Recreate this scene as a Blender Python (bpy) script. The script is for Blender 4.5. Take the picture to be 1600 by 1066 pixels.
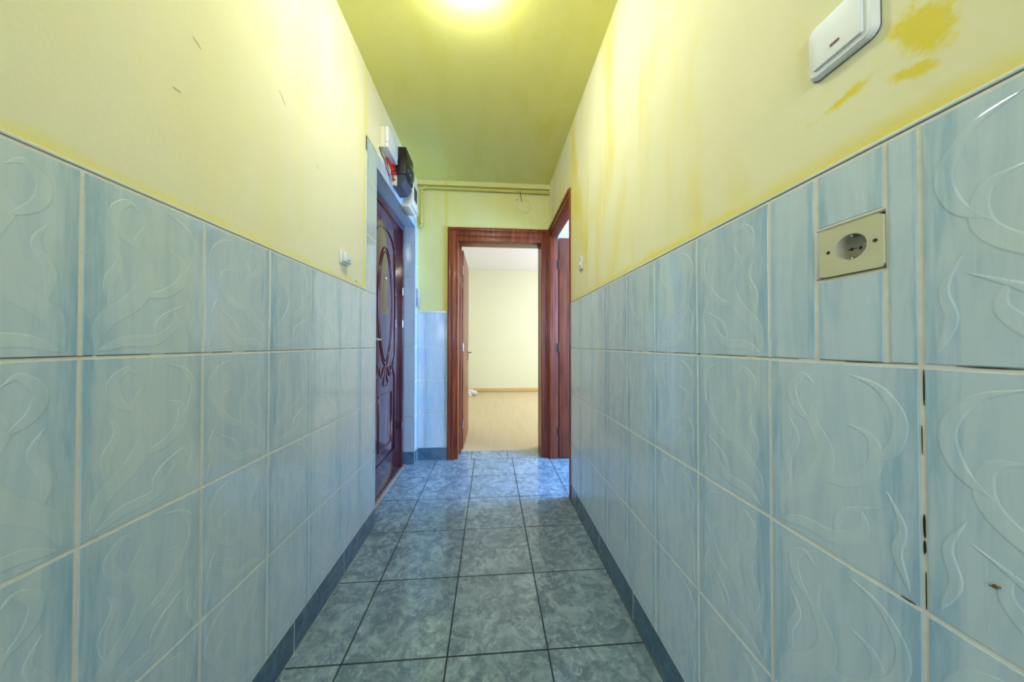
import bpy, bmesh, math, random
from mathutils import Vector, Matrix
for o in list(bpy.data.objects): bpy.data.objects.remove(o)
random.seed(7)
C = bpy.context.scene.collection
SC = bpy.context.scene
# ------------------------------------------------------------------ camera
F = 462.39; PITCH = .010858; YAW = .071826; ROLL = .00097; EYE = 1.0298
fwd = Vector((math.sin(YAW)*math.cos(PITCH), math.cos(YAW)*math.cos(PITCH), math.sin(PITCH)))
rgt = Vector((math.cos(YAW), -math.sin(YAW), 0)); upv = rgt.cross(fwd)
r2 = rgt*math.cos(ROLL)+upv*math.sin(ROLL); u2 = -rgt*math.sin(ROLL)+upv*math.cos(ROLL)
cd = bpy.data.cameras.new('camera'); cam = bpy.data.objects.new('camera', cd); C.objects.link(cam)
cd.sensor_width = 36; cd.sensor_fit = 'HORIZONTAL'; cd.lens = F/1600*36; cd.clip_start = .02; cd.clip_end = 100
m = Matrix((r2, u2, -fwd)).transposed().to_4x4(); m.translation = Vector((0, 0, EYE)); cam.matrix_world = m
SC.camera = cam
# ------------------------------------------------------------------ world and light
w = bpy.data.worlds.new('sky'); SC.world = w; w.use_nodes = True
w.node_tree.nodes['Background'].inputs[0].default_value = (.55, .72, 1, 1)
w.node_tree.nodes['Background'].inputs[1].default_value = .6
def area(name, loc, aim, sx, sy, power, col):
    l = bpy.data.lights.new(name, 'AREA'); l.shape = 'RECTANGLE'; l.size = sx; l.size_y = sy; l.energy = power; l.color = col
    o = bpy.data.objects.new(name, l); C.objects.link(o); o.location = loc
    o.rotation_euler = (Vector(aim)-Vector(loc)).to_track_quat('-Z', 'Y').to_euler(); return o
area('bedroom_window_daylight', (2.72, 4.7, 1.5), (0, 4.7, 1.2), 1.9, 1.5, 25, (.92, .97, 1))
area('bathroom_window_daylight', (2.02, 2.0, 1.5), (-.6, 2.0, 1.0), .7, 1.1, 50, (.22, .46, 1))
area('rear_fill_light', (-.35, -2.65, 1.75), (.1, 1.5, 1.6), 1.6, 1.2, 18, (.84, .91, 1))  # unseen fill light added behind the camera to brighten the hallway
LAMP_E = 29
SC.view_settings.view_transform = 'Standard'; SC.view_settings.look = 'None'
SC.view_settings.gamma = 1; SC.view_settings.use_curve_mapping = False; SC.view_settings.exposure = 1.52
# ------------------------------------------------------------------ helpers
def lin(c):
    return tuple((v/255/12.92 if v/255 <= .04045 else ((v/255+.055)/1.055)**2.4) for v in c)+(1,)
class NT:
    def __init__(s, name):
        s.m = bpy.data.materials.new(name); s.m.use_nodes = True; s.t = s.m.node_tree; s.b = s.t.nodes['Principled BSDF']
    def n(s, k, **kw):
        x = s.t.nodes.new(k)
        for a, v in kw.items(): setattr(x, a, v)
        return x
    def l(s, a, b): s.t.links.new(a, b)
    def val(s, x, sock):
        if isinstance(x, (int, float)): sock.default_value = x
        else: s.l(x, sock)
    def math(s, op, a, b=0.0, c=0.0, clamp=False):
        x = s.n('ShaderNodeMath', operation=op); x.use_clamp = clamp
        s.val(a, x.inputs[0]); s.val(b, x.inputs[1]); s.val(c, x.inputs[2]); return x.outputs[0]
    def rng(s, a, f0, f1, t0=0., t1=1.):
        x = s.n('ShaderNodeMapRange'); x.interpolation_type = 'SMOOTHSTEP'; s.val(a, x.inputs[0])
        for i, v in zip((1, 2, 3, 4), (f0, f1, t0, t1)): x.inputs[i].default_value = v
        return x.outputs[0]
    def mix(s, f, a, b):
        x = s.n('ShaderNodeMix', data_type='RGBA'); s.val(f, x.inputs[0])
        for v, k in ((a, 6), (b, 7)):
            if isinstance(v, tuple): x.inputs[k].default_value = v
            else: s.l(v, x.inputs[k])
        return x.outputs[2]
    def obj(s):
        return s.n('ShaderNodeTexCoord').outputs['Object']
    def noise(s, scale, detail=3, rough=.5, st=(1, 1, 1), dist=0., vec=None):
        mp = s.n('ShaderNodeMapping'); mp.inputs['Scale'].default_value = st; s.l(vec or s.obj(), mp.inputs[0])
        x = s.n('ShaderNodeTexNoise'); x.inputs['Scale'].default_value = scale; x.inputs['Detail'].default_value = detail
        x.inputs['Roughness'].default_value = rough; x.inputs['Distortion'].default_value = dist
        s.l(mp.outputs[0], x.inputs['Vector']); return x.outputs['Fac']
    def bump(s, h, strength, dist=.01):
        x = s.n('ShaderNodeBump'); x.inputs['Strength'].default_value = strength; x.inputs['Distance'].default_value = dist
        s.l(h, x.inputs['Height']); s.l(x.outputs[0], s.b.inputs['Normal'])
    def set(s, col=None, rough=None, metal=None, coat=None, spec=None):
        B = s.b.inputs
        if col is not None: s.l(col, B['Base Color']) if not isinstance(col, tuple) else setattr(B['Base Color'], 'default_value', col)
        if rough is not None: s.val(rough, B['Roughness'])
        if metal is not None: B['Metallic'].default_value = metal
        if coat is not None: B['Coat Weight'].default_value = coat; B['Coat Roughness'].default_value = .06
        if spec is not None: B['Specular IOR Level'].default_value = spec
        return s.m
def simple(name, rgb, rough=.5, metal=0., coat=None, var=.06, scale=20, spec=None):
    t = NT(name); c = lin(rgb); d = tuple(v*(1-var*2) for v in c[:3])+(1,)
    return t.set(t.mix(t.noise(scale), d, c), rough, metal, coat, spec)

def paint(name, pale, strong, bands=(), spots=(), amount=.5, streak=(1.5, 1.5, .35)):
    t = NT(name)
    n = t.noise(3.2, 4, .55, streak, .6); n = t.rng(n, .42, .72, 0, amount)
    fine = t.noise(9, 5, .6, (1, 1, .6))
    sep = t.n('ShaderNodeSeparateXYZ'); t.l(t.obj(), sep.inputs[0]); f = n
    for ax, c0, w_ in bands:                      # unfaded paint where the brush kept to an edge
        d = t.math('ABSOLUTE', t.math('SUBTRACT', sep.outputs[ax], c0))
        d = t.math('ADD', d, t.math('MULTIPLY', t.math('SUBTRACT', fine, .5), w_*1.2))
        f = t.math('MAXIMUM', f, t.rng(d, 0, w_, .7, 0))
    for (x, y, z, ry, rz, rot) in spots:          # brushed patches of stronger paint
        dy = t.math('SUBTRACT', sep.outputs[1], y); dz = t.math('SUBTRACT', sep.outputs[2], z)
        a = t.math('ADD', t.math('MULTIPLY', dy, math.cos(rot)/ry), t.math('MULTIPLY', dz, math.sin(rot)/ry))
        b = t.math('SUBTRACT', t.math('MULTIPLY', dz, math.cos(rot)/rz), t.math('MULTIPLY', dy, math.sin(rot)/rz))
        r = t.math('SQRT', t.math('ADD', t.math('MULTIPLY', a, a), t.math('MULTIPLY', b, b)))
        nn = t.noise(38, 4, .65); r = t.math('ADD', r, t.math('MULTIPLY', t.math('SUBTRACT', nn, .5), 2.4))
        f = t.math('MAXIMUM', f, t.rng(r, .35, 1.15, 1.0, 0))
    col = t.mix(f, pale, strong)
    col = t.mix(t.rng(fine, .3, .7, 0, .12), col, tuple(v*.85 for v in pale[:3])+(1,))
    t.bump(t.noise(90, 3, .6), .12, .004)
    return t.set(col, .75, spec=.25)

def tile_mat(name, light, deep, rough=.12, grey=None):
    t = NT(name)
    uv = t.n('ShaderNodeUVMap').outputs[0]; s = t.n('ShaderNodeSeparateXYZ'); t.l(uv, s.inputs[0])
    e = t.math('ABSOLUTE', t.math('SUBTRACT', s.outputs[0], .5))
    st = t.noise(14, 4, .6, (1.6, 1.6, .22), 1.4)
    st2 = t.noise(55, 3, .6, (1.5, 1.5, .12), .8)
    f = t.math('ADD', t.rng(t.math('ADD', e, t.math('MULTIPLY', t.math('SUBTRACT', st2, .5), .5)), .30, .56, 0, .75), t.math('MULTIPLY', t.math('SUBTRACT', st, .44), 2.0))
    f = t.math('MULTIPLY', f, .8, clamp=True)
    col = t.mix(f, light, deep)
    if grey: col = t.mix(t.rng(t.noise(5, 3, .5, (1, 1, .6)), .45, .7, 0, .55), col, grey)
    col = t.mix(t.rng(st2, .5, .8, 0, .12), col, tuple(v*.82 for v in deep[:3])+(1,))
    t.bump(t.noise(7, 2, .5), .05, .01)
    return t.set(col, rough, spec=.5)

M = {}
YP, YS = lin((236, 232, 200)), lin((234, 216, 80))
M['paint_left'] = paint('pale_lemon_paint', YP, lin((234, 226, 110)), bands=((2, 1.312, .035), (1, 1.585, .035)), amount=.25)
M['paint_right'] = paint('patchy_lemon_paint', lin((240, 234, 194)), lin((236, 216, 70)), bands=((2, 1.31, .04), (1, 1.9, .03)),
    spots=((.53, .325, 1.425, .05, .026, 1.2), (.53, .405, 1.403, .045, .010, -.12), (.53, .335, 1.378, .03, .010, .5)), amount=.78, streak=(1.6, 1.6, .4))
M['paint_back'] = paint('yellow_green_paint', lin((222, 218, 150)), lin((222, 208, 80)), bands=((2, 1.315, .02), (0, -.4, .03)), amount=.3)
M['paint_ceiling'] = paint('olive_yellow_ceiling_paint', lin((234, 230, 140)), lin((228, 220, 100)), amount=.55, streak=(1.6, .45, 1))
M['tile'] = tile_mat('blue_wall_tile_glaze', lin((194, 212, 223)), lin((139, 179, 204)), .08, lin((202, 214, 213)))
M['relief'] = tile_mat('raised_leaf_glaze', lin((198, 215, 223)), lin((152, 187, 208)), .10, lin((205, 216, 213)))
M['grout'] = simple('cream_grout', (236, 234, 226), .9, var=.12, scale=60)
M['dark_gap'] = simple('black_gap', (26, 24, 22), .95)
M['trim_white'] = simple('white_tile_trim', (222, 228, 226), .35)
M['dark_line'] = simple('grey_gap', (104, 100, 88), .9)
M['plaster'] = simple('white_plaster', (222, 222, 226), .8)
M['jamb_tile'] = tile_mat('pale_marbled_tile', lin((178, 192, 204)), lin((150, 168, 186)), .14)
def floor_mat(name, a, b, c, rough):
    t = NT(name)
    n1 = t.noise(11, 8, .72, dist=1.2); n2 = t.noise(38, 6, .7, dist=.8); n3 = t.noise(3, 2)
    f = t.math('ADD', t.math('MULTIPLY', n1, .65), t.math('MULTIPLY', n2, .35))
    col = t.mix(t.rng(f, .40, .60), a, b); col = t.mix(t.rng(n2, .55, .72, 0, .6), col, c)
    col = t.mix(t.rng(n3, .3, .7, 0, .35), col, a)
    t.bump(n2, .05, .003)
    return t.set(col, t.math('ADD', t.math('MULTIPLY', n1, .12), rough-.06), spec=.75)
M['floor'] = floor_mat('blue_marbled_floor_tile', lin((100, 122, 134)), lin((152, 174, 182)), lin((196, 212, 214)), .12)
M['skirt'] = floor_mat('dark_blue_skirting_tile', lin((58, 92, 118)), lin((84, 118, 142)), lin((104, 138, 158)), .22)
M['floor_joint'] = simple('dark_floor_joint', (48, 58, 60), .9)
def wood(name, a, b, rough=.22, coat=.6, st=(14, 14, .8)):
    t = NT(name); n = t.noise(3, 6, .6, st, .6)
    return t.set(t.mix(t.rng(n, .3, .7), a, b), rough, coat=coat, spec=.35)
M['mahogany'] = wood('mahogany_veneer', lin((100, 40, 20)), lin((152, 72, 38)), .38, .12)
M['entry_wood'] = wood('dark_cherry_door', lin((64, 24, 34)), lin((98, 42, 50)), .16, .8)
M['laminate'] = wood('pale_beige_laminate', lin((206, 188, 150)), lin((214, 196, 160)), .45, .1, (6, .5, 1))
M['light_wood'] = wood('light_wood_skirting', lin((206, 176, 120)), lin((220, 192, 138)), .4, .1)
M['bed_wall'] = simple('cream_bedroom_paint', (234, 234, 208), .8, var=.02, scale=2)
M['bed_ceiling'] = simple('white_ceiling_paint', (236, 234, 242), .85, var=.01)
M['bath_wall'] = simple('white_bathroom_wall', (226, 228, 232), .4, var=.01)
M['chrome'] = simple('brushed_chrome', (200, 200, 205), .2, 1.)
M['white_plastic'] = simple('white_plastic', (226, 230, 232), .28, var=.01)
M['ivory'] = simple('ivory_plastic', (206, 202, 168), .4, var=.03, scale=8)
M['socket_well'] = simple('aged_socket_well', (182, 178, 158), .4, var=.1, scale=40)
M['cream'] = simple('cream_plastic', (222, 214, 192), .4, var=.02)
M['dark'] = simple('dark_metal', (42, 36, 32), .45)
M['bakelite'] = simple('brown_black_bakelite', (26, 12, 10), .4)
M['meter_grey'] = simple('blue_grey_meter_cover', (64, 74, 92), .35)
M['meter_glass'] = simple('dark_green_meter_glass', (44, 58, 52), .12)
M['red'] = simple('red_wire_insulation', (200, 22, 26), .4)
M['indicator'] = simple('dark_red_lens', (120, 22, 8), .25)
M['wire_brown'] = simple('brown_wire', (96, 40, 24), .5)
M['pipe'] = simple('yellow_painted_pipe', (214, 200, 92), .5, var=.08, scale=30)
M['intercom'] = simple('light_grey_plastic', (190, 198, 190), .45)
M['stain'] = simple('rust_brown_stain', (124, 92, 60), .8, var=.2, scale=200)
M['bag'] = simple('white_thin_plastic', (238, 240, 244), .3)
M['threshold'] = simple('beige_threshold_strip', (170, 150, 130), .5)
lampm = NT('lit_lamp_glass'); lampm.b.inputs['Emission Color'].default_value = (.95, .99, .97, 1); lampm.b.inputs['Emission Strength'].default_value = LAMP_E
M['lamp'] = lampm.set((.9, .9, .88, 1), .3)

def empty(name, loc, **kw):
    o = bpy.data.objects.new(name, None); C.objects.link(o); o.location = loc; o.empty_display_size = .05
    for k, v in kw.items(): o[k] = v
    return o
def thing(name, loc, label, cat, group=None):
    o = empty(name, loc, label=label, category=cat)
    if group: o['group'] = group
    return o
def wloc(o):
    v = Vector((0, 0, 0))
    while o is not None: v += Vector(o.location); o = o.parent
    return v
class MB:
    """collects shapes in world coordinates and links them as one mesh object"""
    def __init__(s): s.v = []; s.f = []; s.mi = []; s.sm = []; s.uv = []
    def add(s, vs, fs, mi=0, smooth=False, uvs=None):
        k = len(s.v); s.v += [tuple(v) for v in vs]
        for i, f in enumerate(fs):
            s.f.append([k+j for j in f]); s.mi.append(mi); s.sm.append(smooth)
            s.uv.append([uvs[j] for j in f] if uvs else [(.5, .5)]*len(f))
        return s
    def bm(s, bm, mi=0, smooth=False):
        bm.verts.ensure_lookup_table(); s.add([v.co[:] for v in bm.verts], [[v.index for v in f.verts] for f in bm.faces], mi, smooth); bm.free(); return s
    def box(s, a, b, bev=0, mi=0, seg=2, smooth=None):
        a, b = [min(p, q) for p, q in zip(a, b)], [max(p, q) for p, q in zip(a, b)]
        vs = [(x, y, z) for z in (a[2], b[2]) for y in (a[1], b[1]) for x in (a[0], b[0])]
        fs = [(0, 2, 3, 1), (4, 5, 7, 6), (0, 1, 5, 4), (2, 6, 7, 3), (0, 4, 6, 2), (1, 3, 7, 5)]
        if not bev: return s.add(vs, fs, mi)
        bm = bmesh.new(); bv = [bm.verts.new(v) for v in vs]
        for f in fs: bm.faces.new([bv[i] for i in f])
        bmesh.ops.bevel(bm, geom=bm.edges[:], offset=bev, segments=seg, affect='EDGES', profile=.5)
        bm.verts.index_update(); return s.bm(bm, mi, True if smooth is None else smooth)
    def frame_of(s, ax):
        ax = Vector(ax).normalized(); t = Vector((0, 0, 1)) if abs(ax.z) < .9 else Vector((1, 0, 0))
        u = t.cross(ax).normalized(); return u, ax.cross(u)
    def lathe(s, c, ax, prof, seg=32, mi=0, sc=(1, 1), cap=True):
        c = Vector(c); ax = Vector(ax).normalized(); u, v = s.frame_of(ax); vs = []; fs = []
        for (r, h) in prof:
            for i in range(seg):
                a = 2*math.pi*i/seg; vs.append(c+ax*h+u*(r*math.cos(a)*sc[0])+v*(r*math.sin(a)*sc[1]))
        for j in range(len(prof)-1):
            for i in range(seg):
                k = (i+1) % seg; fs.append((j*seg+i, j*seg+k, (j+1)*seg+k, (j+1)*seg+i))
        s.add(vs, fs, mi, True)
        if prof[-1][0] > 1e-5: s.add(vs[-seg:], [tuple(range(seg))], mi)
        if cap and prof[0][0] > 1e-5: s.add(vs[:seg], [tuple(range(seg))[::-1]], mi)
        return s
    def tube(s, pts, r, seg=12, mi=0, closed=False):
        pts = [Vector(p) for p in pts]; n = len(pts); vs = []; fs = []; pu = None
        for i, p in enumerate(pts):
            if closed: d = pts[(i+1) % n]-pts[i-1]
            else: d = pts[min(i+1, n-1)]-pts[max(i-1, 0)]
            d.normalize()
            if pu is None: u, v = s.frame_of(d)
            else:
                u = (pu-d*pu.dot(d)).normalized(); v = d.cross(u)
            pu = u
            rr = r[i] if isinstance(r, (list, tuple)) else r
            for k in range(seg):
                a = 2*math.pi*k/seg; vs.append(p+u*rr*math.cos(a)+v*rr*math.sin(a))
        for i in range(n if closed else n-1):
            for k in range(seg):
                q = (k+1) % seg; j = (i+1) % n; fs.append((i*seg+k, i*seg+q, j*seg+q, j*seg+k))
        s.add(vs, fs, mi, True)
        if not closed: s.add(vs[:seg], [tuple(range(seg))[::-1]], mi); s.add(vs[-seg:], [tuple(range(seg))], mi)
        return s
    def prism(s, pts, h, mi=0, bev=0):
        """closed outline pts (world points in a plane), extruded by vector h"""
        h = Vector(h); pts = [Vector(p) for p in pts]; n = len(pts)
        if bev:
            c = sum(pts, Vector())/n; top = [p+h+(c-p).normalized()*bev for p in pts]; mid = [p+h*(1-bev/h.length) for p in pts]
            vs = pts+mid+top; fs = [tuple(range(n))[::-1], tuple(range(2*n, 3*n))]
            for j in (0, 1): fs += [(j*n+i, j*n+(i+1) % n, (j+1)*n+(i+1) % n, (j+1)*n+i) for i in range(n)]
            return s.add(vs, fs, mi)
        vs = pts+[p+h for p in pts]
        return s.add(vs, [tuple(range(n))[::-1], tuple(range(n, 2*n))]+[(i, (i+1) % n, (i+1) % n+n, i+n) for i in range(n)], mi)
    def build(s, name, mats, parent=None, loc=None, kind=None, **kw):
        if isinstance(mats, str): mats = [mats]
        base = wloc(parent) if parent is not None else Vector(loc or (0, 0, 0))
        me = bpy.data.meshes.new(name); me.from_pydata([tuple(Vector(v)-base) for v in s.v], [], s.f)
        for i, p in enumerate(me.polygons): p.material_index = s.mi[i]; p.use_smooth = s.sm[i]
        ul = me.uv_layers.new(name='UVMap'); k = 0; flat = []
        for u in s.uv:
            for c in u: flat += [c[0], c[1]]
        ul.data.foreach_set('uv', flat)
        for mm in mats: me.materials.append(M[mm])
        o = bpy.data.objects.new(name, me); C.objects.link(o)
        bm = bmesh.new(); bm.from_mesh(me); bmesh.ops.recalc_face_normals(bm, faces=bm.faces); bm.to_mesh(me); bm.free()
        if parent is not None: o.parent = parent
        else: o.location = base
        if kind: o['kind'] = kind
        for a, v in kw.items(): o[a] = v
        return o
# ------------------------------------------------------------------ tiles with raised leaf relief
def stroke(ctrl, wmax, n=26, pw=.75):
    """outline of a tapering leaf along a Catmull-Rom line; ctrl in cm on a 20 x 30 tile"""
    P = [Vector((a, b, 0)) for a, b in ctrl]; P = [P[0]*2-P[1]]+P+[P[-1]*2-P[-2]]
    pts = []
    m_ = len(P)-3
    for i in range(n+1):
        t = i/n*m_; k = min(int(t), m_-1); t -= k; p0, p1, p2, p3 = P[k:k+4]
        pts.append(.5*((2*p1)+(p2-p0)*t+(2*p0-5*p1+4*p2-p3)*t*t+(3*p1-p0-3*p2+p3)*t**3))
    L_, R_, ws = [], [], []
    for i, p in enumerate(pts):
        d = (pts[min(i+1, n)]-pts[max(i-1, 0)]).normalized(); q = Vector((-d.y, d.x, 0))
        wd = wmax*(math.sin(math.pi*(i/n)**pw)**.8 if 0 < i < n else 0)
        wl_, wr2 = wd, wd*.55
        if 0 < i < n:
            d1_ = pts[i]-pts[i-1]; d2_ = pts[i+1]-pts[i]; ang = math.atan2(d1_.x*d2_.y-d1_.y*d2_.x, d1_.dot(d2_))
            rad = .8*(d1_.length+d2_.length)/2/max(abs(ang), 1e-3)
            if ang > 0: wl_ = min(wl_, rad)
            else: wr2 = min(wr2, rad)
        ws.append((wl_, wr2, p, q))
    for _ in range(3): ws = [((ws[max(i-1, 0)][0]+2*ws[i][0]+ws[min(i+1, n)][0])/4 if 0 < i < n else 0, (ws[max(i-1, 0)][1]+2*ws[i][1]+ws[min(i+1, n)][1])/4 if 0 < i < n else 0, ws[i][2], ws[i][3]) for i in range(n+1)]
    for a, b, p, q in ws:
        L_.append((p+q*a, p+q*max(a-.2, a*.35))); R_.append((p-q*b, p-q*max(b-.2, b*.2)))
    return L_, R_
STROKES = [stroke([(18.6, .8), (17.6, 6), (13.2, 10.5), (11.2, 15.5), (13, 20.5), (11.4, 25)], 2.10),
           stroke([(18.4, .6), (14.5, 2.6), (9.5, 3), (6, 6.2), (6.4, 9.5)], 1.47),
           stroke([(12.4, 11.6), (8.4, 12.2), (5, 15.4), (4.9, 19.5), (7.6, 21)], 1.33),
           stroke([(12.6, 19.5), (15.6, 22), (16.4, 25.6), (14.2, 28), (12.4, 26.6)], 1.26),
           stroke([(16.6, 8.2), (17.2, 12.6), (15.6, 16.6), (16.6, 20)], 1.05),
           stroke([(9.6, 3.4), (9.2, 6), (7.4, 8.2), (3.4, 10.6)], 0.84),
           stroke([(5.2, 16), (2.8, 18.8), (2, 23), (4, 26.8), (7.6, 28.6)], 1.12),
           stroke([(1, 1), (2.4, 5.2), (1.8, 9), (3.2, 13)], 0.84)]
def clad(mb, O, U, V, N, tiles, relief=True, gap=.0032, thick=.006, mi=0, rm=1, tilt=.0003):
    """tiles (u0,u1,v0,v1[,mirror]) on the plane O+uU+vV, face towards N; N points out of the wall"""
    O, U, V, N = Vector(O), Vector(U), Vector(V), Vector(N)
    for T in tiles:
        u0, u1, v0, v1 = T[:4]; mir = T[4] if len(T) > 4 else 0
        a, b, c, d = u0+gap, u1-gap, v0+gap, v1-gap; e = .0007
        j = [random.uniform(-tilt, tilt) for _ in range(3)]
        def P(u, v, h):
            s_ = j[0]+j[1]*(u-(a+b)/2)/max(b-a, .01)+j[2]*(v-(c+d)/2)/max(d-c, .01)
            return O+U*u+V*v+N*(h+s_)
        ring = lambda k, h: [P(a+k, c+k, h), P(b-k, c+k, h), P(b-k, d-k, h), P(a+k, d-k, h)]
        vs = ring(0, -thick)+ring(0, -.0008)+ring(e*.4, -.0002)+ring(e, 0)
        fs = [tuple(range(12, 16))]
        for r in range(3): fs += [(r*4+i, r*4+(i+1) % 4, (r+1)*4+(i+1) % 4, (r+1)*4+i) for i in range(4)]
        full = [(u_, v_) for _ in range(4) for (u_, v_) in ((0, 0), (1, 0), (1, 1), (0, 1))]
        mb.add(vs, fs, mi, False, full)
        if relief and (b-a) > .15 and (d-c) > .25:
            for si, (L_, R_) in enumerate(STROKES):
                def W(q, h):
                    x, y = q.x/20, q.y/30
                    if mir: x = 1-x
                    return P(a+x*(b-a), c+y*(d-c), h)
                n = len(L_); H = .00036+.00004*si
                lo = [W(p[0], .00005) for p in L_]; li = [W(p[1], H) for p in L_]
                ri = [W(p[1], H) for p in R_]; ro = [W(p[0], .00005) for p in R_]
                vv = lo+li+ri+ro; ff = []; raw = [p[0] for p in L_]+[p[1] for p in L_]+[p[1] for p in R_]+[p[0] for p in R_]
                for k in range(n-1):
                    for r in range(3):
                        q = (r*n+k, r*n+k+1, (r+1)*n+k+1, (r+1)*n+k); pl = [raw[i] for i in q]
                        ar = sum(pl[i].x*pl[(i+1) % 4].y-pl[(i+1) % 4].x*pl[i].y for i in range(4))
                        ok = ar < 0 or all((pl[(i+1) % 4]-pl[i]).cross(pl[(i+2) % 4]-pl[(i+1) % 4]).z < 1e-3 for i in range(4))
                        if ok: ff.append(q)
                uvs = [((1-q.x/20) if mir else q.x/20, q.y/30) for q in raw]
                mb.add(vv, ff, rm, False, uvs)
def grid(us, vs, par=0):
    return [(us[i], us[i+1], vs[j], vs[j+1], (i+par) % 2) for i in range(len(us)-1) for j in range(len(vs)-1)]

XL, XR, YB, ZC = -.6494, .5299, 2.69, 2.485
PL, PR = XL-.004, XR+.004      # painted plaster, a little behind the tile faces
YF = -1.25                     # where the hallway ends behind the camera
# ------------------------------------------------------------------ walls
D1A, D1B, D1Z = 1.735, 2.60, 2.045    # entrance recess
wl = MB()
wl.box((PL-.25, YF, 0), (PL, D1A, ZC)).box((PL-.25, D1A, D1Z), (PL, D1B, ZC)).box((PL-.25, D1B, 0), (PL, YB, ZC))
wl = wl.build('wall_left', 'paint_left', kind='structure')
zl = [1.3077, 1.0077, .7077, .4077, .1085][::-1]
yl = [.5176+.2011*i for i in range(-9, 7)]+[D1A-.001]
g = MB(); g.box((XL-.006, YF, .0), (XL-.0011, D1A-.002, 1.309)); g.box((XL-.006, 1.59, 1.308), (XL-.0011, D1A-.002, 2.125)).box((XL-.006, 1.59, D1Z), (XL-.0011, D1B, 2.125)).box((XL-.006, D1B+.002, 0), (XL-.0011, YB, 2.125))
g.build('tile_grout', 'grout', wl)
t = MB(); clad(t, (XL, 0, 0), (0, 1, 0), (0, 0, 1), (1, 0, 0), grid(yl, zl))
clad(t, (XL, 0, 0), (0, 1, 0), (0, 0, 1), (1, 0, 0), [(1.592, D1A-.001, 1.309, 1.609), (1.592, D1A-.001, 1.609, 1.909), (1.592, D1A-.001, 1.909, 2.122), (D1A, 2.035, D1Z+.001, 2.122), (2.035, 2.335, D1Z+.001, 2.122), (2.335, 2.60, D1Z+.001, 2.122), (D1B+.003, YB-.004, .1085, .4077), (D1B+.003, YB-.004, .4077, .7077), (D1B+.003, YB-.004, .7077, 1.0077), (D1B+.003, YB-.004, 1.0077, 1.3077), (D1B+.003, YB-.004, 1.3077, 1.7077), (D1B+.003, YB-.004, 1.7077, 2.122)], relief=False)
t.build('wall_tiles', ['tile', 'relief'], wl)
t = MB(); clad(t, (XL-.0005, 0, 0), (0, 1, 0), (0, 0, 1), (1, 0, 0), [(a, min(a+.336, D1A-.001), .001, .1085) for a in [1.381-.336*k for k in range(-1, 8)]]+[(D1B+.003, YB-.01, .001, .1085)], relief=False, gap=.0015)
t.build('skirting_tiles', 'skirt', wl)
t = MB(); t.box((XL-.004, YF, 1.3100), (XL+.0005, 1.59, 1.3155), .0012).build('tile_edge_trim', 'trim_white', wl)
t = MB(); t.box((XL-.0035, YF, 1.3070), (XL-.0016, 1.59, 1.3100)).build('trim_gap', 'dark_line', wl)
t = MB()                                          # reveal and soffit of the entrance recess
clad(t, (0, D1B-.004, 0), (1, 0, 0), (0, 0, 1), (0, -1, 0), [(-.748, XL-.0005, a, b) for a, b in ((.1085, .4077), (.4077, .7077), (.7077, 1.0077), (1.0077, 1.3077), (1.3077, 1.6077), (1.6077, 1.9077), (1.9077, D1Z-.003))], relief=False, gap=.001, thick=.003)
clad(t, (0, 0, D1Z-.004), (1, 0, 0), (0, 1, 0), (0, 0, -1), [(-.748, XL-.0005, a, b) for a, b in ((D1A, 2.035), (2.035, 2.335), (2.335, D1B-.005))], relief=False, gap=.001, thick=.003)
t.build('reveal_tiles', 'jamb_tile', wl)
t = MB(); clad(t, (0, D1B-.0045, 0), (1, 0, 0), (0, 0, 1), (0, -1, 0), [(-.748, XL-.0005, .001, .1085)], relief=False, gap=.001, thick=.003); t.build('reveal_skirting_tile', 'skirt', wl)
t = MB(); rg = random.Random(5); y = .05  # broken thin dark strips along the top of the middle joint
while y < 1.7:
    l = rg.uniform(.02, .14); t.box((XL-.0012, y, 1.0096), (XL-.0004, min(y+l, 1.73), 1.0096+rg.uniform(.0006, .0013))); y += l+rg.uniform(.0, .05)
t.build('joint_dark_strips', 'dark_line', wl)
# marks on the left paint
t = MB()
for (y, z, l, a) in ((1.478, 1.334, .008, 0), (1.492, 1.334, .008, 0)): t.lathe((PL+.0002, y, z), (1, 0, 0), [(.003, 0), (.003, .0006)], 10)
t.build('screw_holes', 'dark', wl)
t = MB()
for (y, z, l, a) in ((.735, 2.0, .03, 1.5), (.70, 1.70, .02, -.5), (.97, 1.80, .04, -.8), (1.16, 1.70, .02, -.9), (.66, 1.56, .015, .1)):
    c, s_ = math.cos(a)*l/2, math.sin(a)*l/2
    t.tube([(PL, y-c, z-s_), (PL+.0006, y+.002, z), (PL, y+c, z+s_)], .0012, 6)
t.build('paint_scratches', 'paint_back', wl)

D3A, D3B, D3Z = 1.956, 2.655, 2.025     # bathroom door opening
WT = .07
wr = MB()
wr.box((PR, YF, 0), (PR+WT, .3605, ZC)).box((PR, .4455, 0), (PR+WT, D3A, ZC)).box((PR, .3605, 0), (PR+WT, .4455, 1.1345)).box((PR, .3605, 1.212), (PR+WT, .4455, ZC)).box((PR+.035, .3605, 1.1345), (PR+WT, .4455, 1.212)).box((PR, D3A, D3Z), (PR+WT, D3B, ZC)).box((PR, D3B, 0), (PR+WT, YB, ZC))
wr = wr.build('wall_right', 'paint_right', kind='structure')
zr = [1.3031, 1.0031, .7031, .4031, .1085][::-1]
yr = [.3281+.19808*i for i in range(-8, 9)]+[1.935]
S0, S1, SB, ST = .360, .4455, 1.134, 1.2125         # hole cut in the tiles for the socket
tl = [q for q in grid(yr, zr) if not (abs(q[0]-.3281) < .01 and q[3] > 1.2)]
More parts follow.
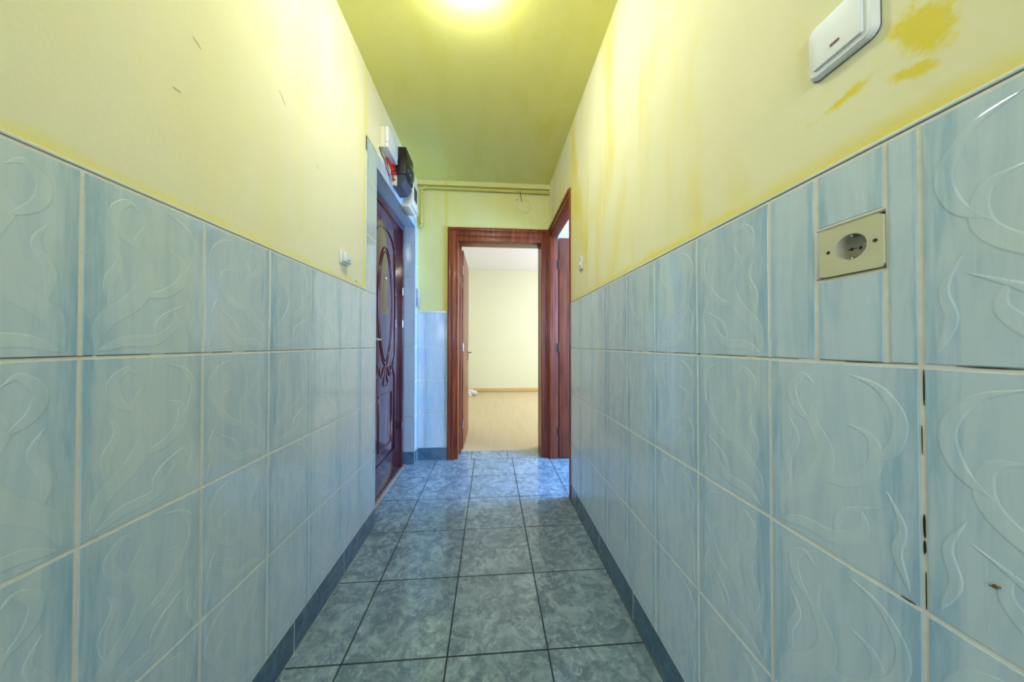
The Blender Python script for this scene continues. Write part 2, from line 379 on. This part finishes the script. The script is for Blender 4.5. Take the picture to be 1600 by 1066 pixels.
g = MB(); g.box((XR+.0011, YF, 0), (XR+.006, .3281, 1.304)).box((XR+.0011, .3281, 0), (XR+.006, 1.936, 1.132)).box((XR+.0011, .3281, 1.132), (XR+.006, S0, 1.304)).box((XR+.0011, S1, 1.132), (XR+.006, 1.936, 1.304)).box((XR+.0011, S0, 1.2135), (XR+.006, S1, 1.304))
g.build('tile_grout', 'grout', wr)
t = MB(); clad(t, (XR, 0, 0), (0, 1, 0), (0, 0, 1), (-1, 0, 0), tl)
clad(t, (XR, 0, 0), (0, 1, 0), (0, 0, 1), (-1, 0, 0), [(.3281, S0, 1.0031, 1.3031), (S0, S1-.001, 1.0031, SB-.001), (S0, S1-.001, ST+.001, 1.3031), (S1, .5262, 1.0031, 1.3031)], relief=False)
t.build('wall_tiles', ['tile', 'relief'], wr)
t = MB(); clad(t, (XR+.0005, 0, 0), (0, 1, 0), (0, 0, 1), (-1, 0, 0), [(a, min(a+.336, 1.935), .001, .1085) for a in [1.75-.336*k for k in range(0, 9)]], relief=False, gap=.0015)
t.build('skirting_tiles', 'skirt', wr)
t = MB(); t.box((XR+.004, YF, 1.3055), (XR-.0005, 1.93, 1.3105), .0012).build('tile_edge_trim', 'trim_white', wr)
t = MB(); t.box((XR+.0035, YF, 1.3025), (XR+.0016, 1.93, 1.3055)).build('trim_gap', 'dark_line', wr)
t = MB()                                          # missing and dirty grout
def chip(y0, y1, z0, z1):
    n = 10; pts = []
    cy, cz = (y0+y1)/2, (z0+z1)/2
    for i in range(n):
        a = 2*math.pi*i/n; r = random.uniform(.75, 1.1)
        pts.append((XR+.0010, cy+math.cos(a)*(y1-y0)/2*r, cz+math.sin(a)*(z1-z0)/2*r))
    t.prism(pts, (-.0005, 0, 0))
chip(.3268, .3292, .790, .822); chip(.3266, .3290, .772, .792); chip(.3285, .3293, .895, .93); chip(.3268, .3276, .70, .76); chip(.3262, .3275, .955, .998)
chip(.712, .729, 1.0035, 1.0062); chip(.255, .30, 1.0040, 1.0058); chip(.21, .235, 1.004, 1.006); chip(.335, .352, .7035, .7055); chip(.365, .41, 1.004, 1.0055)
t.build('grout_chips', 'dark_gap', wr)
t = MB(); rg = random.Random(9); y = .12  # same broken dark strips above the right wall's middle joint
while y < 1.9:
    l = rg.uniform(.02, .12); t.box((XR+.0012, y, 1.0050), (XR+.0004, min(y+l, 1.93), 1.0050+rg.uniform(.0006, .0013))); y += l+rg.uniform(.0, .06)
t.build('joint_dark_strips', 'dark_line', wr)
t = MB()
for (y, z, r) in ((.2765, .7755, .0024), (.2735, .777, .0011), (.2795, .7745, .0009)):
    t.prism([(XR-.0011, y+math.cos(a*.7)*r*random.uniform(.7, 1.2), z+math.sin(a*.7)*r*random.uniform(.6, 1.1)) for a in range(9)], (-.0004, 0, 0))
t.build('brown_spot', 'stain', wr)

# back wall with bedroom door opening
DA, DB_, DZ = -.315, .487, 2.012
wb = MB(); wb.box((PL, YB, 0), (DA, YB+.2, ZC)).box((DA, YB, DZ), (DB_, YB+.2, ZC)).box((DB_, YB, 0), (PR+WT, YB+.2, ZC))
wb = wb.build('wall_back', 'paint_back', kind='structure')
g = MB(); g.box((XL, YB-.004, 0), (-.388, YB-.0005, 1.309)).build('tile_grout', 'grout', wb)
t = MB(); clad(t, (0, YB-.0065, 0), (1, 0, 0), (0, 0, 1), (0, -1, 0), grid([XL+.001, -.585, -.388], zl), relief=False)
t.build('wall_tiles', 'tile', wb)
t = MB(); clad(t, (0, YB-.0065, 0), (1, 0, 0), (0, 0, 1), (0, -1, 0), [(XL+.001, -.388, .001, .1085)], relief=False, gap=.001); t.build('skirting_tile', 'skirt', wb)
t = MB(); t.box((XL, YB-.009, 1.309), (-.388, YB, 1.325), .002).build('tile_edge_trim', 'trim_white', wb)
t = MB(); t.box((PL, YB-.035, 2.445), (PR, YB, ZC)).build('ceiling_ledge', 'paint_back', wb)
t = MB(); t.lathe((.237, YB+.0002, 2.355), (0, -1, 0), [(.006, 0), (.005, .001)], 12).build('nail_hole', 'dark_line', wb)
# ceiling and floor
t = MB(); t.box((PL-.25, YF-1.7, ZC), (PR+WT, YB+.2, ZC+.1)).build('ceiling', 'paint_ceiling', kind='structure')
fl = MB(); fl.box((-1.9, -3.2, -.1), (2.1, YB+.19, -.0006)).build('floor', 'floor_joint', kind='structure')
fl = bpy.data.objects['floor']
t = MB(); s_ = .33606; xs = [-.14156+s_*i for i in (-1, 0, 1, 2)]; xs = [-.79]+xs[:-1]+[xs[-1]]
xs = [-.79, -.14156-s_, -.14156, -.14156+s_, XR]
ys = [2.0068+s_*i for i in range(-11, 3)]
clad(t, (0, 0, 0), (1, 0, 0), (0, 1, 0), (0, 0, 1), grid(xs, ys), relief=False, gap=.0026, thick=.003, tilt=.0002)
clad(t, (0, 0, 0), (1, 0, 0), (0, 1, 0), (0, 0, 1), grid([-.79, -.51, -.175, .161, .497], [ys[-1], YB+.19]), relief=False, gap=.0026, thick=.003, tilt=.0001)
clad(t, (0, 0, 0), (1, 0, 0), (0, 1, 0), (0, 0, 1), grid([XR, XR+s_, XR+2*s_, XR+3*s_, 2.05], ys[8:]), relief=False, gap=.0026, thick=.003, tilt=.0002)
t.build('floor_tiles', 'floor', fl)

# ------------------------------------------------------------------ door_1: cherry entrance door in the recess
X1 = -.745
d1 = empty('door_1', (X1, (D1A+D1B)/2, 0), kind='structure')
t = MB()
t.box((X1-.05, D1A+.0, .0), (X1+.006, D1A+.05, D1Z-.01), .003).box((X1-.05, D1B-.055, 0), (X1+.006, D1B-.005, D1Z-.01), .003).box((X1-.05, D1A+.05, D1Z-.06), (X1+.006, D1B-.055, D1Z-.01), .003)
t.build('door_frame', 'entry_wood', d1)
lf = MB(); lf.box((X1-.045, D1A+.052, .008), (X1-.002, D1B-.057, D1Z-.062), .003)
leaf = lf.build('door_leaf', 'entry_wood', d1)
def lens_pts(cy, cz, hw, hh, n=28, top=.9):
    pts = []
    for i in range(2*n):
        a = math.pi*i/n
        y = math.cos(a); z = math.sin(a)
        w_ = hw*math.copysign(abs(y)**(1.0 if z > 0 else 1.25), y)
        pts.append((X1+.0005, cy+w_, cz+hh*z*(1 if z > 0 else 1.12)))
    return pts
YC = 2.165
t = MB(); t.tube(lens_pts(YC, 1.32, .150, .40), .0055, 8, closed=True); t.tube(lens_pts(YC, 1.32, .125, .37), .003, 8, closed=True)
t.build('arched_moulding', 'entry_wood', leaf)
t = MB()
def rect(y0, y1, z0, z1, r): 
    t.tube([(X1, y0, z0), (X1, y1, z0), (X1, y1, z1), (X1, y0, z1)], r, 8, closed=True)
def lineb(pts, r): t.tube([(X1, y, z) for y, z in pts], r, 8)
lineb([(YC-.2, 1.72), (YC-.205, .95), (YC-.14, .86), (YC-.2, .78), (YC-.2, .22), (YC+.2, .22), (YC+.2, .78), (YC+.14, .86), (YC+.205, .95), (YC+.2, 1.72)], .004)
lineb([(YC-.2*math.cos(math.pi*k/24), 1.72+.13*math.sin(math.pi*k/24)) for k in range(25)], .004)
rect(YC-.13, YC+.13, .30, .68, .005)
t.build('panel_moulding', 'entry_wood', leaf)
t = MB(); 
for sgn in (-1, 1):
    lineb([(YC, .88), (YC+sgn*.04, .86), (YC+sgn*.08, .80), (YC+sgn*.12, .83), (YC+sgn*.10, .87)], [.003, .007, .008, .006, .003])
    lineb([(YC, .86), (YC+sgn*.02, .80), (YC+sgn*.05, .75), (YC+sgn*.02, .73)], [.003, .006, .006, .003])
t.build('carved_scroll', 'entry_wood', leaf)
t = MB(); t.lathe((X1-.002, YC, 1.50), (1, 0, 0), [(.012, 0), (.012, .004), (.007, .006), (.006, .004)], 18).build('peephole', 'chrome', leaf)
hd = MB(); hd.box((X1-.003, D1A+.075, .93), (X1+.004, D1A+.11, 1.16), .002).build('handle_plate', 'chrome', leaf)
hd = MB(); hd.tube([(X1, D1A+.092, 1.06), (X1+.05, D1A+.092, 1.06), (X1+.055, D1A+.10, 1.06), (X1+.055, D1A+.175, 1.058)], [.009, .008, .008, .0075], 12).build('door_handle', 'chrome', leaf)
t = MB()
for z in (1.47, 1.20, .35): t.lathe((X1+.006, D1B-.057, z-.03), (0, 0, 1), [(.006, 0), (.006, .06)], 12)
t.build('hinge', 'chrome', d1)
t = MB(); t.box((X1+.002, D1A, -.001), (X1+.024, D1B-.004, .005), .002).build('threshold_strip', 'threshold', d1)
# dark stairwell side closed off
t = MB(); t.box((-1.0, D1A-.1, 0), (-.98, D1B+.1, 2.3)).build('wall_stairwell', 'plaster', kind='structure')

# ------------------------------------------------------------------ door_2: bedroom door
d2 = empty('door_2', (.08, YB, 0), kind='structure')
def casing(t, x0, x1, y, z1, wd=.07, dep=.014):
    """moulded casing on the hallway face"""
    for (a, b, d_) in ((0, .026, dep+.003), (.026, wd, dep-.003)):
        t.box((x0+a, y-d_, 0), (x0+b, y, z1-a), .0025)
        t.box((x1-b, y-d_, 0), (x1-a, y, z1-a), .0025)
        t.box((x0+b, y-d_, z1-b), (x1-b, y, z1-a), .0025)
t = MB(); casing(t, -.386, XR+.002, YB, 2.082, .072)
t.build('door_casing', 'mahogany', d2)
t = MB()
t.box((DA-.0, YB-.004, 0), (DA+.022, YB+.13, DZ), .002).box((DB_-.022, YB-.004, 0), (DB_, YB+.13, DZ), .002).box((DA+.022, YB-.004, DZ-.050), (DB_-.022, YB+.13, DZ), .002)
t.box((DA-.0, YB+.131, 0), (DA+.036, YB+.205, DZ), .002).box((DB_-.022, YB+.131, 0), (DB_, YB+.205, DZ), .002).box((DA+.036, YB+.131, DZ-.036), (DB_-.022, YB+.205, DZ), .002)
t.build('door_lining', 'mahogany', d2)
LX = DA+.048
lf = MB(); lf.box((LX-.038, YB+.215, .01), (LX, YB+.895, 1.945), .003); leaf2 = lf.build('door_leaf', 'mahogany', d2)
t = MB(); 
for z in (.25, 1.0, 1.75): t.lathe((LX-.002, YB+.209, z-.04), (0, 0, 1), [(.006, 0), (.006, .08)], 12)
t.build('hinge', 'chrome', d2)
t = MB(); t.box((LX, YB+.83, .84), (LX+.005, YB+.86, 1.06), .002).build('handle_plate', 'chrome', leaf2)
t = MB(); t.tube([(LX, YB+.845, .93), (LX+.045, YB+.845, .93), (LX+.05, YB+.83, .93), (LX+.05, YB+.74, .93)], .007, 10).build('door_handle', 'chrome', leaf2)

# ------------------------------------------------------------------ door_3: bathroom door on the right
d3 = empty('door_3', (XR, (D3A+D3B)/2, 0), kind='structure')
t = MB(); y0, y1, z1 = 1.938, YB-.018, 2.082
for (a, b, d_) in ((0, .024, .015), (.024, .062, .009)):
    t.box((PR-d_, y0+.02, z1-b), (PR, y1-.03, z1-a), .002)
t.box((PR-.010, y0, 0), (PR, y0+.018, z1), .002).box((PR-.014, y1-.026, 0), (PR, y1, z1), .002)
t.build('door_casing', 'mahogany', d3)
t = MB(); t.box((PR-.003, D3A, 0), (PR+WT+.004, D3A+.02, D3Z), .002).box((PR-.003, D3B-.02, 0), (PR+WT+.004, D3B, D3Z), .002).box((PR-.003, D3A+.02, D3Z-.02), (PR+WT+.004, D3B-.02, D3Z), .002)
t.build('door_lining', 'mahogany', d3)
lf = MB(); lf.box((PR+WT+.012, D3B-.022, .008), (PR+WT+.56, D3B+.016, 1.995), .003); leaf3 = lf.build('door_leaf', 'mahogany', d3)
t = MB()
for z in (.25, 1.0, 1.75): t.lathe((PR+WT+.007, D3B-.025, z-.04), (0, 0, 1), [(.006, 0), (.006, .08)], 12)
t.build('hinge', 'dark', d3)
t = MB(); t.tube([(PR+WT+.49, D3B-.022, 1.0), (PR+WT+.49, D3B-.07, 1.0), (PR+WT+.38, D3B-.072, 1.0)], .008, 10).build('door_handle', 'chrome', leaf3)

# ------------------------------------------------------------------ bedroom behind door_2
BY0, BY1, BZ = YB+.2, 6.45, 2.64
t = MB(); t.box((-1.2, BY0-.01, -.1), (2.9, BY1+.1, -.004)).build('floor_bedroom', 'laminate', kind='structure')
t = MB(); t.box((-1.2, BY1, 0), (2.9, BY1+.1, BZ)).build('wall_bedroom_far', 'bed_wall', kind='structure')
t = MB(); t.box((-1.2, BY1-.018, 0), (2.8, BY1-.001, .075), .004).build('baseboard_bedroom', 'light_wood', kind='structure')
t = MB(); t.box((-1.3, BY0, 0), (-1.2, BY1+.1, BZ)).build('wall_bedroom_left', 'bed_wall', kind='structure')
t = MB(); t.box((2.8, BY0, 0), (2.9, 3.75, BZ)).box((2.8, 5.65, 0), (2.9, BY1+.1, BZ)).box((2.8, 3.75, 0), (2.9, 5.65, .75)).box((2.8, 3.75, 2.25), (2.9, 5.65, BZ)).build('wall_bedroom_right', 'bed_wall', kind='structure')
t = MB(); t.box((-1.2, BY0+.001, ZC), (2.9, BY0+.1, BZ)).box((-1.2, BY0+.001, 0), (DA-.04, BY0+.02, ZC)).box((DB_+.001, BY0+.001, 0), (2.9, BY0+.1, ZC)).box((DA-.04, BY0+.001, DZ), (DB_+.001, BY0+.02, ZC)).build('wall_bedroom_near', 'bed_wall', kind='structure')
t = MB(); t.box((-1.3, BY0, BZ), (2.9, BY1+.1, BZ+.1)).build('ceiling_bedroom', 'bed_ceiling', kind='structure')
# bathroom behind door_3
bx = PR+WT
t = MB(); t.box((bx, YB+.03, 0), (2.1, YB+.19, 2.45)).box((bx, .9, 0), (2.1, 1.0, 2.45)).build('wall_bathroom', 'bath_wall', kind='structure')
t = MB(); t.box((2.1, .9, 0), (2.2, 1.6, 2.45)).box((2.1, 2.4, 0), (2.2, YB+.19, 2.45)).box((2.1, 1.6, 0), (2.2, 2.4, .9)).box((2.1, 1.6, 2.1), (2.2, 2.4, 2.45)).build('wall_bathroom_window_side', 'bath_wall', kind='structure')
t = MB(); t.box((bx, .9, 2.45), (2.2, YB+.19, 2.55)).build('ceiling_bathroom', 'bath_wall', kind='structure')
# room behind the camera
t = MB(); t.box((-1.9, -3.1, 0), (-1.8, YF, ZC+.1)).box((1.9, -3.1, 0), (2.0, YF, ZC+.1)).box((-1.9, YF-.001, 0), (PL-.25, YF+.1, ZC+.1)).box((PR+WT, YF-.001, 0), (2.0, YF+.1, ZC+.1))
t.box((-1.9, -3.1, 0), (-.9, -3.0, ZC+.1)).box((1.1, -3.1, 0), (2.0, -3.0, ZC+.1)).box((-.9, -3.1, 0), (1.1, -3.0, .6)).box((-.9, -3.1, 2.3), (1.1, -3.0, ZC+.1)).build('wall_rear', 'bed_wall', kind='structure')
t = MB(); t.box((-1.9, -3.1, ZC+.1), (2.0, YF+.1, ZC+.2)).build('ceiling_rear', 'bed_ceiling', kind='structure')

# ------------------------------------------------------------------ ceiling lamp, just above the top of the frame
L0 = (-.09, 1.10, ZC)
lp = thing('ceiling_lamp', L0, 'round glowing white dome lamp on the yellow ceiling', 'lamp')
t = MB(); t.lathe(L0, (0, 0, -1), [(.10, 0), (.10, .012), (.092, .016)], 40).build('lamp_base', 'white_plastic', lp)
t = MB(); t.lathe(L0, (0, 0, -1), [(.094, .0161), (.095, .03), (.088, .052), (.068, .072), (.04, .082), (0.00001, .085)], 40).build('lamp_shade', 'lamp', lp)

# ------------------------------------------------------------------ things over the entrance door
fb = thing('fuse_box', (PL, 1.865, 2.19), 'white plastic fuse box on the left wall above the entrance door', 'fuse box')
t = MB(); t.box((PL, 1.775, 2.19), (PL+.030, 1.955, 2.312), .003).build('box_base', 'cream', fb)
t = MB(); t.box((PL+.031, 1.775, 2.222), (PL+.052, 1.955, 2.312), .004).box((PL+.031, 1.775, 2.19), (PL+.050, 1.955, 2.2205), .004).build('box_cover', 'white_plastic', fb)
em = thing('electricity_meter', (PL, 2.075, 2.08), 'dark brown electricity meter with blue-grey lower cover above the entrance door', 'electricity meter')
t = MB(); t.box((PL, 1.985, 2.15), (PL+.095, 2.165, 2.335), .008).build('meter_case', 'bakelite', em)
t = MB(); t.prism([(PL, 1.99, 2.15), (PL+.085, 1.99, 2.15), (PL+.088, 1.99, 2.125), (PL+.06, 1.99, 2.085), (PL, 1.99, 2.075)], (0, .17, 0)).build('terminal_cover', 'meter_grey', em)
t = MB(); t.lathe((PL+.094, 2.075, 2.20), (1, 0, 0), [(.062, 0), (.060, .012), (.045, .022), (.0001, .026)], 32, sc=(1, .85)).build('meter_window', 'meter_glass', em)
jb = thing('junction_box', (PL, 2.31, 2.05), 'small cream connection box with a dark slot beside the yellow pipe', 'junction box')
t = MB(); t.box((PL, 2.23, 2.06), (PL+.075, 2.39, 2.25), .006).box((PL, 2.20, 2.035), (PL+.06, 2.36, 2.058), .003).build('box_body', 'cream', jb)
t = MB(); t.box((PL+.0755, 2.27, 2.12), (PL+.0775, 2.35, 2.22)).build('box_slot', 'dark', jb)
tb = thing('terminal_block', (PL+.03, 1.945, 2.05), 'tiny cream wire connector hanging below the fuse box', 'connector')
t = MB(); t.box((PL+.018, 1.938, 2.050), (PL+.048, 1.952, 2.115), .003).build('connector_body', 'ivory', tb)
t = MB(); t.lathe((PL+.034, 1.9382, 2.085), (0, -1, 0), [(.007, 0), (.006, .0008)], 14).build('screw_hole', 'dark', tb)
wr_ = thing('loose_wires', (PL, 1.93, 2.15), 'tangle of red and brown wires hanging under the fuse box', 'wires')
def curvy(p0, p1, n, amp, seed):
    r = random.Random(seed); p0, p1 = Vector(p0), Vector(p1); out = []
    for i in range(n+1):
        f_ = i/n; k = math.sin(math.pi*f_); out.append(p0.lerp(p1, f_)+Vector((abs(r.uniform(0, amp))*k, r.uniform(-amp, amp)*k, r.uniform(-amp, amp)*k)))
    sm = []
    for i in range(len(out)-1):
        a = out[max(i-1, 0)]; b = out[i]; c = out[i+1]; d = out[min(i+2, len(out)-1)]
        for j in range(4):
            t_ = j/4; sm.append(.5*((2*b)+(c-a)*t_+(2*a-5*b+4*c-d)*t_*t_+(3*b-a-3*c+d)*t_**3))
    sm.append(out[-1]); return sm
t = MB()
for k in range(5): t.tube(curvy((PL+.008, 1.87+.008*k, 2.186), (PL+.020+.005*k, 1.946, 2.114 if k > 1 else 2.07), 7, .026, 11+k), .0032, 8)
t.build('red_wires', 'red', wr_)
t = MB(); t.tube(curvy((PL+.004, 1.768, 2.18), (PL+.006, 1.925, 2.10), 5, .004, 4), .003, 8).build('brown_wire', 'wire_brown', wr_)

pp = thing('wall_pipe', (-.6, 2.65, 2.05), 'yellow-painted pipe along the top of the back wall bending down', 'pipe')
yp = YB-.028; R_ = .0115
pts = [(PR-.003, yp, 2.413), (.1, yp, 2.418), (-.56, yp, 2.424)]+[(-.585-.03*math.sin(a), yp, 2.394+.03*math.cos(a)) for a in (.3, .6, .9, 1.2, 1.5)]+[(-.616, yp, 2.3), (-.616, yp, 2.11)]
t = MB(); t.tube(pts, R_, 14).build('pipe_run', 'pipe', pp)
t = MB(); t.tube([(-.616, yp, 2.10)]+[(-.630+.014*math.cos(a), yp, 2.09-.018*math.sin(a)) for a in (0, .5, 1, 1.57, 2.1, 2.6, 3.1)]+[(-.644+.002, yp, 2.16)], .0095, 12).lathe((-.616, yp, 2.10), (0, 0, 1), [(.016, 0), (.016, .03)], 12).build('return_bend', 'pipe', pp)
t = MB(); t.lathe((-.597, yp, 2.424), (1, 0, 0), [(.0155, 0), (.0155, .03)], 14).build('pipe_joint', 'pipe', pp)
for x in (-.32, .04, .40):
    t = MB(); t.lathe((x, yp, 2.419), (1, 0, 0), [(.0145, 0), (.0145, .012)], 14).box((x, yp, 2.414), (x+.01, YB, 2.424)); t.build('pipe_clip', 'pipe', pp)
cv = thing('junction_cover', (.305, YB, 2.295), 'round pale cover on the back wall over the bedroom door with a black wire', 'junction cover')
t = MB(); t.lathe((.305, YB, 2.295), (0, -1, 0), [(.062, 0), (.061, .005), (.056, .0075), (.0001, .009)], 40).build('cover_disc', 'paint_back', cv)
t = MB(); t.tube([(.262, YB-.045, 2.412), (.264, YB-.045, 2.395), (.272, YB-.03, 2.365), (.280, YB-.011, 2.335)], .0028, 8).build('hanging_wire', 'dark', cv)

ic = thing('intercom', (XL, 2.66, 1.35), 'small grey slotted intercom on the left wall past the entrance door', 'intercom')
t = MB(); t.box((XL+.0005, 2.625, 1.355), (XL+.024, 2.680, 1.515), .004).build('intercom_body', 'intercom', ic)
t = MB()
for i in range(6):
    t.box((XL+.024, 2.635, 1.37+.012*i), (XL+.0248, 2.672, 1.373+.012*i)); t.box((XL+.004, 2.6242, 1.37+.012*i), (XL+.02, 2.625, 1.373+.012*i))
t.build('speaker_slots', 'dark', ic)

# ------------------------------------------------------------------ switches and socket
bp_ = thing('push_switch', (PL, 1.365, 1.395), 'small white push switch on the yellow left wall beside the entrance door', 'switch')
t = MB(); t.box((PL, 1.325, 1.383), (PL+.010, 1.395, 1.440), .003).build('switch_base', 'white_plastic', bp_)
t = MB(); t.box((PL+.0102, 1.332, 1.390), (PL+.026, 1.388, 1.434), .004).build('switch_button', 'white_plastic', bp_)
t = MB(); t.box((PL+.026, 1.352, 1.397), (PL+.0268, 1.366, 1.401)).build('button_mark', 'dark', bp_)
bl = thing('bell_button', (PR, 1.70, 1.50), 'narrow pale bell button on the yellow right wall near the brown door frame', 'bell button')
t = MB(); t.box((PR, 1.675, 1.468), (PR-.012, 1.725, 1.545), .005).build('button_base', 'cream', bl)
t = MB(); t.lathe((PR-.012, 1.70, 1.50), (-1, 0, 0), [(.012, 0), (.011, .004), (.0001, .005)], 20, sc=(1, 1.3)).build('button_cap', 'white_plastic', bl)

def rrect(x, y0, y1, z0, z1, r, n=6):
    pts = []
    for (cy, cz, a0) in ((y1-r, z1-r, 0), (y0+r, z1-r, 90), (y0+r, z0+r, 180), (y1-r, z0+r, 270)):
        for k in range(n+1):
            a = math.radians(a0+90*k/n); pts.append((x, cy+r*math.cos(a), cz+r*math.sin(a)))
    return pts
sw = thing('light_switch', (PR, .408, 1.50), 'large white rocker light switch with a red light on the right wall', 'light switch')
A0, A1, B0, B1 = .364, .450, 1.459, 1.545
t = MB(); t.prism(rrect(PR, A0, A1, B0, B1, .013), (-.011, 0, 0), bev=.004).build('switch_frame', 'white_plastic', sw)
t = MB(); t.prism(rrect(PR-.0111, A0+.0115, A1-.0115, B0+.0115, B1-.0115, .002), (-.0035, 0, 0), bev=.0012).build('switch_rocker', 'white_plastic', sw)
t = MB(); t.prism(rrect(PR-.0147, .4015, .4140, 1.4865, 1.4905, .0019), (-.0006, 0, 0)).build('indicator_light', 'indicator', sw)
t = MB(); t.prism(rrect(PR-.0003, A0-.0008, A1+.0008, B0-.0012, B1, .013), (-.0008, 0, 0)).build('wall_gap', 'dark_line', sw)

# recessed ivory socket: plate with a round well, seen through real holes
so = thing('power_socket', (XR, .3985, 1.173), 'square ivory power socket set into the blue tiles on the right wall', 'power socket')
y0, y1, z0, z1 = .3605, .4385, 1.1355, 1.2095; cy, cz = .3975, 1.1735; RW = .0193; xf = XR-.0020
t = MB(); n = 48; out = []; inn = []
for i in range(n):
    a = 2*math.pi*(i+.5)/n; c, s2 = math.cos(a), math.sin(a)
    k = min(((y1-cy) if c > 0 else (y0-cy))/c if abs(c) > 1e-6 else 9, ((z1-cz) if s2 > 0 else (z0-cz))/s2 if abs(s2) > 1e-6 else 9)
    out.append((cy+c*k, cz+s2*k)); inn.append((cy+c*RW, cz+s2*RW))
vs = [(xf, a, b) for a, b in out]+[(xf, a, b) for a, b in inn]+[(xf+.009, a, b) for a, b in out]
t.add(vs, [(i, (i+1) % n, n+(i+1) % n, n+i) for i in range(n)]+[(2*n+i, 2*n+(i+1) % n, (i+1) % n, i) for i in range(n)])
t.build('face_plate', 'ivory', so)
t = MB(); t.lathe((xf, cy, cz), (1, 0, 0), [(RW, 0), (RW-.0008, .0015), (RW-.0012, .0155), (.0001, .0156)], 40, cap=False)
t.box((xf+.006, cy-.018, cz-.0022), (xf+.0155, cy-.012, cz+.0022), .0006).build('socket_well', 'socket_well', so)
t = MB(); t.lathe((xf+.0154, cy-.0095, cz), (-1, 0, 0), [(.0024, 0), (.0023, .0004)], 14).lathe((xf+.0154, cy+.0095, cz), (-1, 0, 0), [(.0024, 0), (.0023, .0004)], 14)
t.lathe((xf+.0154, cy-.001, cz-.001), (-1, 0, 0), [(.0022, 0), (.002, .0005)], 14); t.box((xf+.0148, cy+.003, cz-.0005), (xf+.0153, cy+.014, cz+.0005)).build('pin_hole', 'dark', so)
for zz in (cz+.0150, cz-.0185): t = MB(); t.box((xf+.002, cy-.0012, zz), (xf+.013, cy+.0018, zz+.0035), .0006).build('earth_clip', 'chrome', so)
for yy in (cy-.0285, cy+.0285): t = MB(); t.lathe((xf-.0001, yy, cz), (-1, 0, 0), [(.0026, 0), (.0024, .0004), (.0014, .0004), (.0013, .0001)], 16).build('screw', 'dark', so)
t = MB(); t.box((XR+.033, S0+.001, SB+.001), (XR+.036, S1-.001, ST-.001)).build('wall_hole_back', 'dark_gap', wr)
t = MB(); t.box((XR+.0005, .4398, SB+.001), (XR+.020, S1, ST-.002), .0008).build('rough_plaster_edge', 'plaster', wr)

# crumpled plastic bag on the bedroom floor
bm = bmesh.new(); bmesh.ops.create_icosphere(bm, subdivisions=4, radius=1)
rr = random.Random(3); ph = [(rr.uniform(2, 9), rr.uniform(2, 9), rr.uniform(2, 9), rr.uniform(0, 6)) for _ in range(9)]
for v in bm.verts:
    p = v.co; k = 1+sum(.09*math.sin(a*p.x+b*p.y+c*p.z+d) for a, b, c, d in ph)
    v.co = Vector((p.x*.13*k, p.y*.10*k, max(0, (p.z+.55)*.075*k)))+Vector((-.40, 6.05, -.003))
bm.verts.index_update(); t = MB(); t.bm(bm, 0, False); o = t.build('plastic_bag', 'bag', loc=(-.40, 6.05, 0))
o['label'] = 'crumpled white plastic bag on the bedroom floor behind the open door'; o['category'] = 'bag'
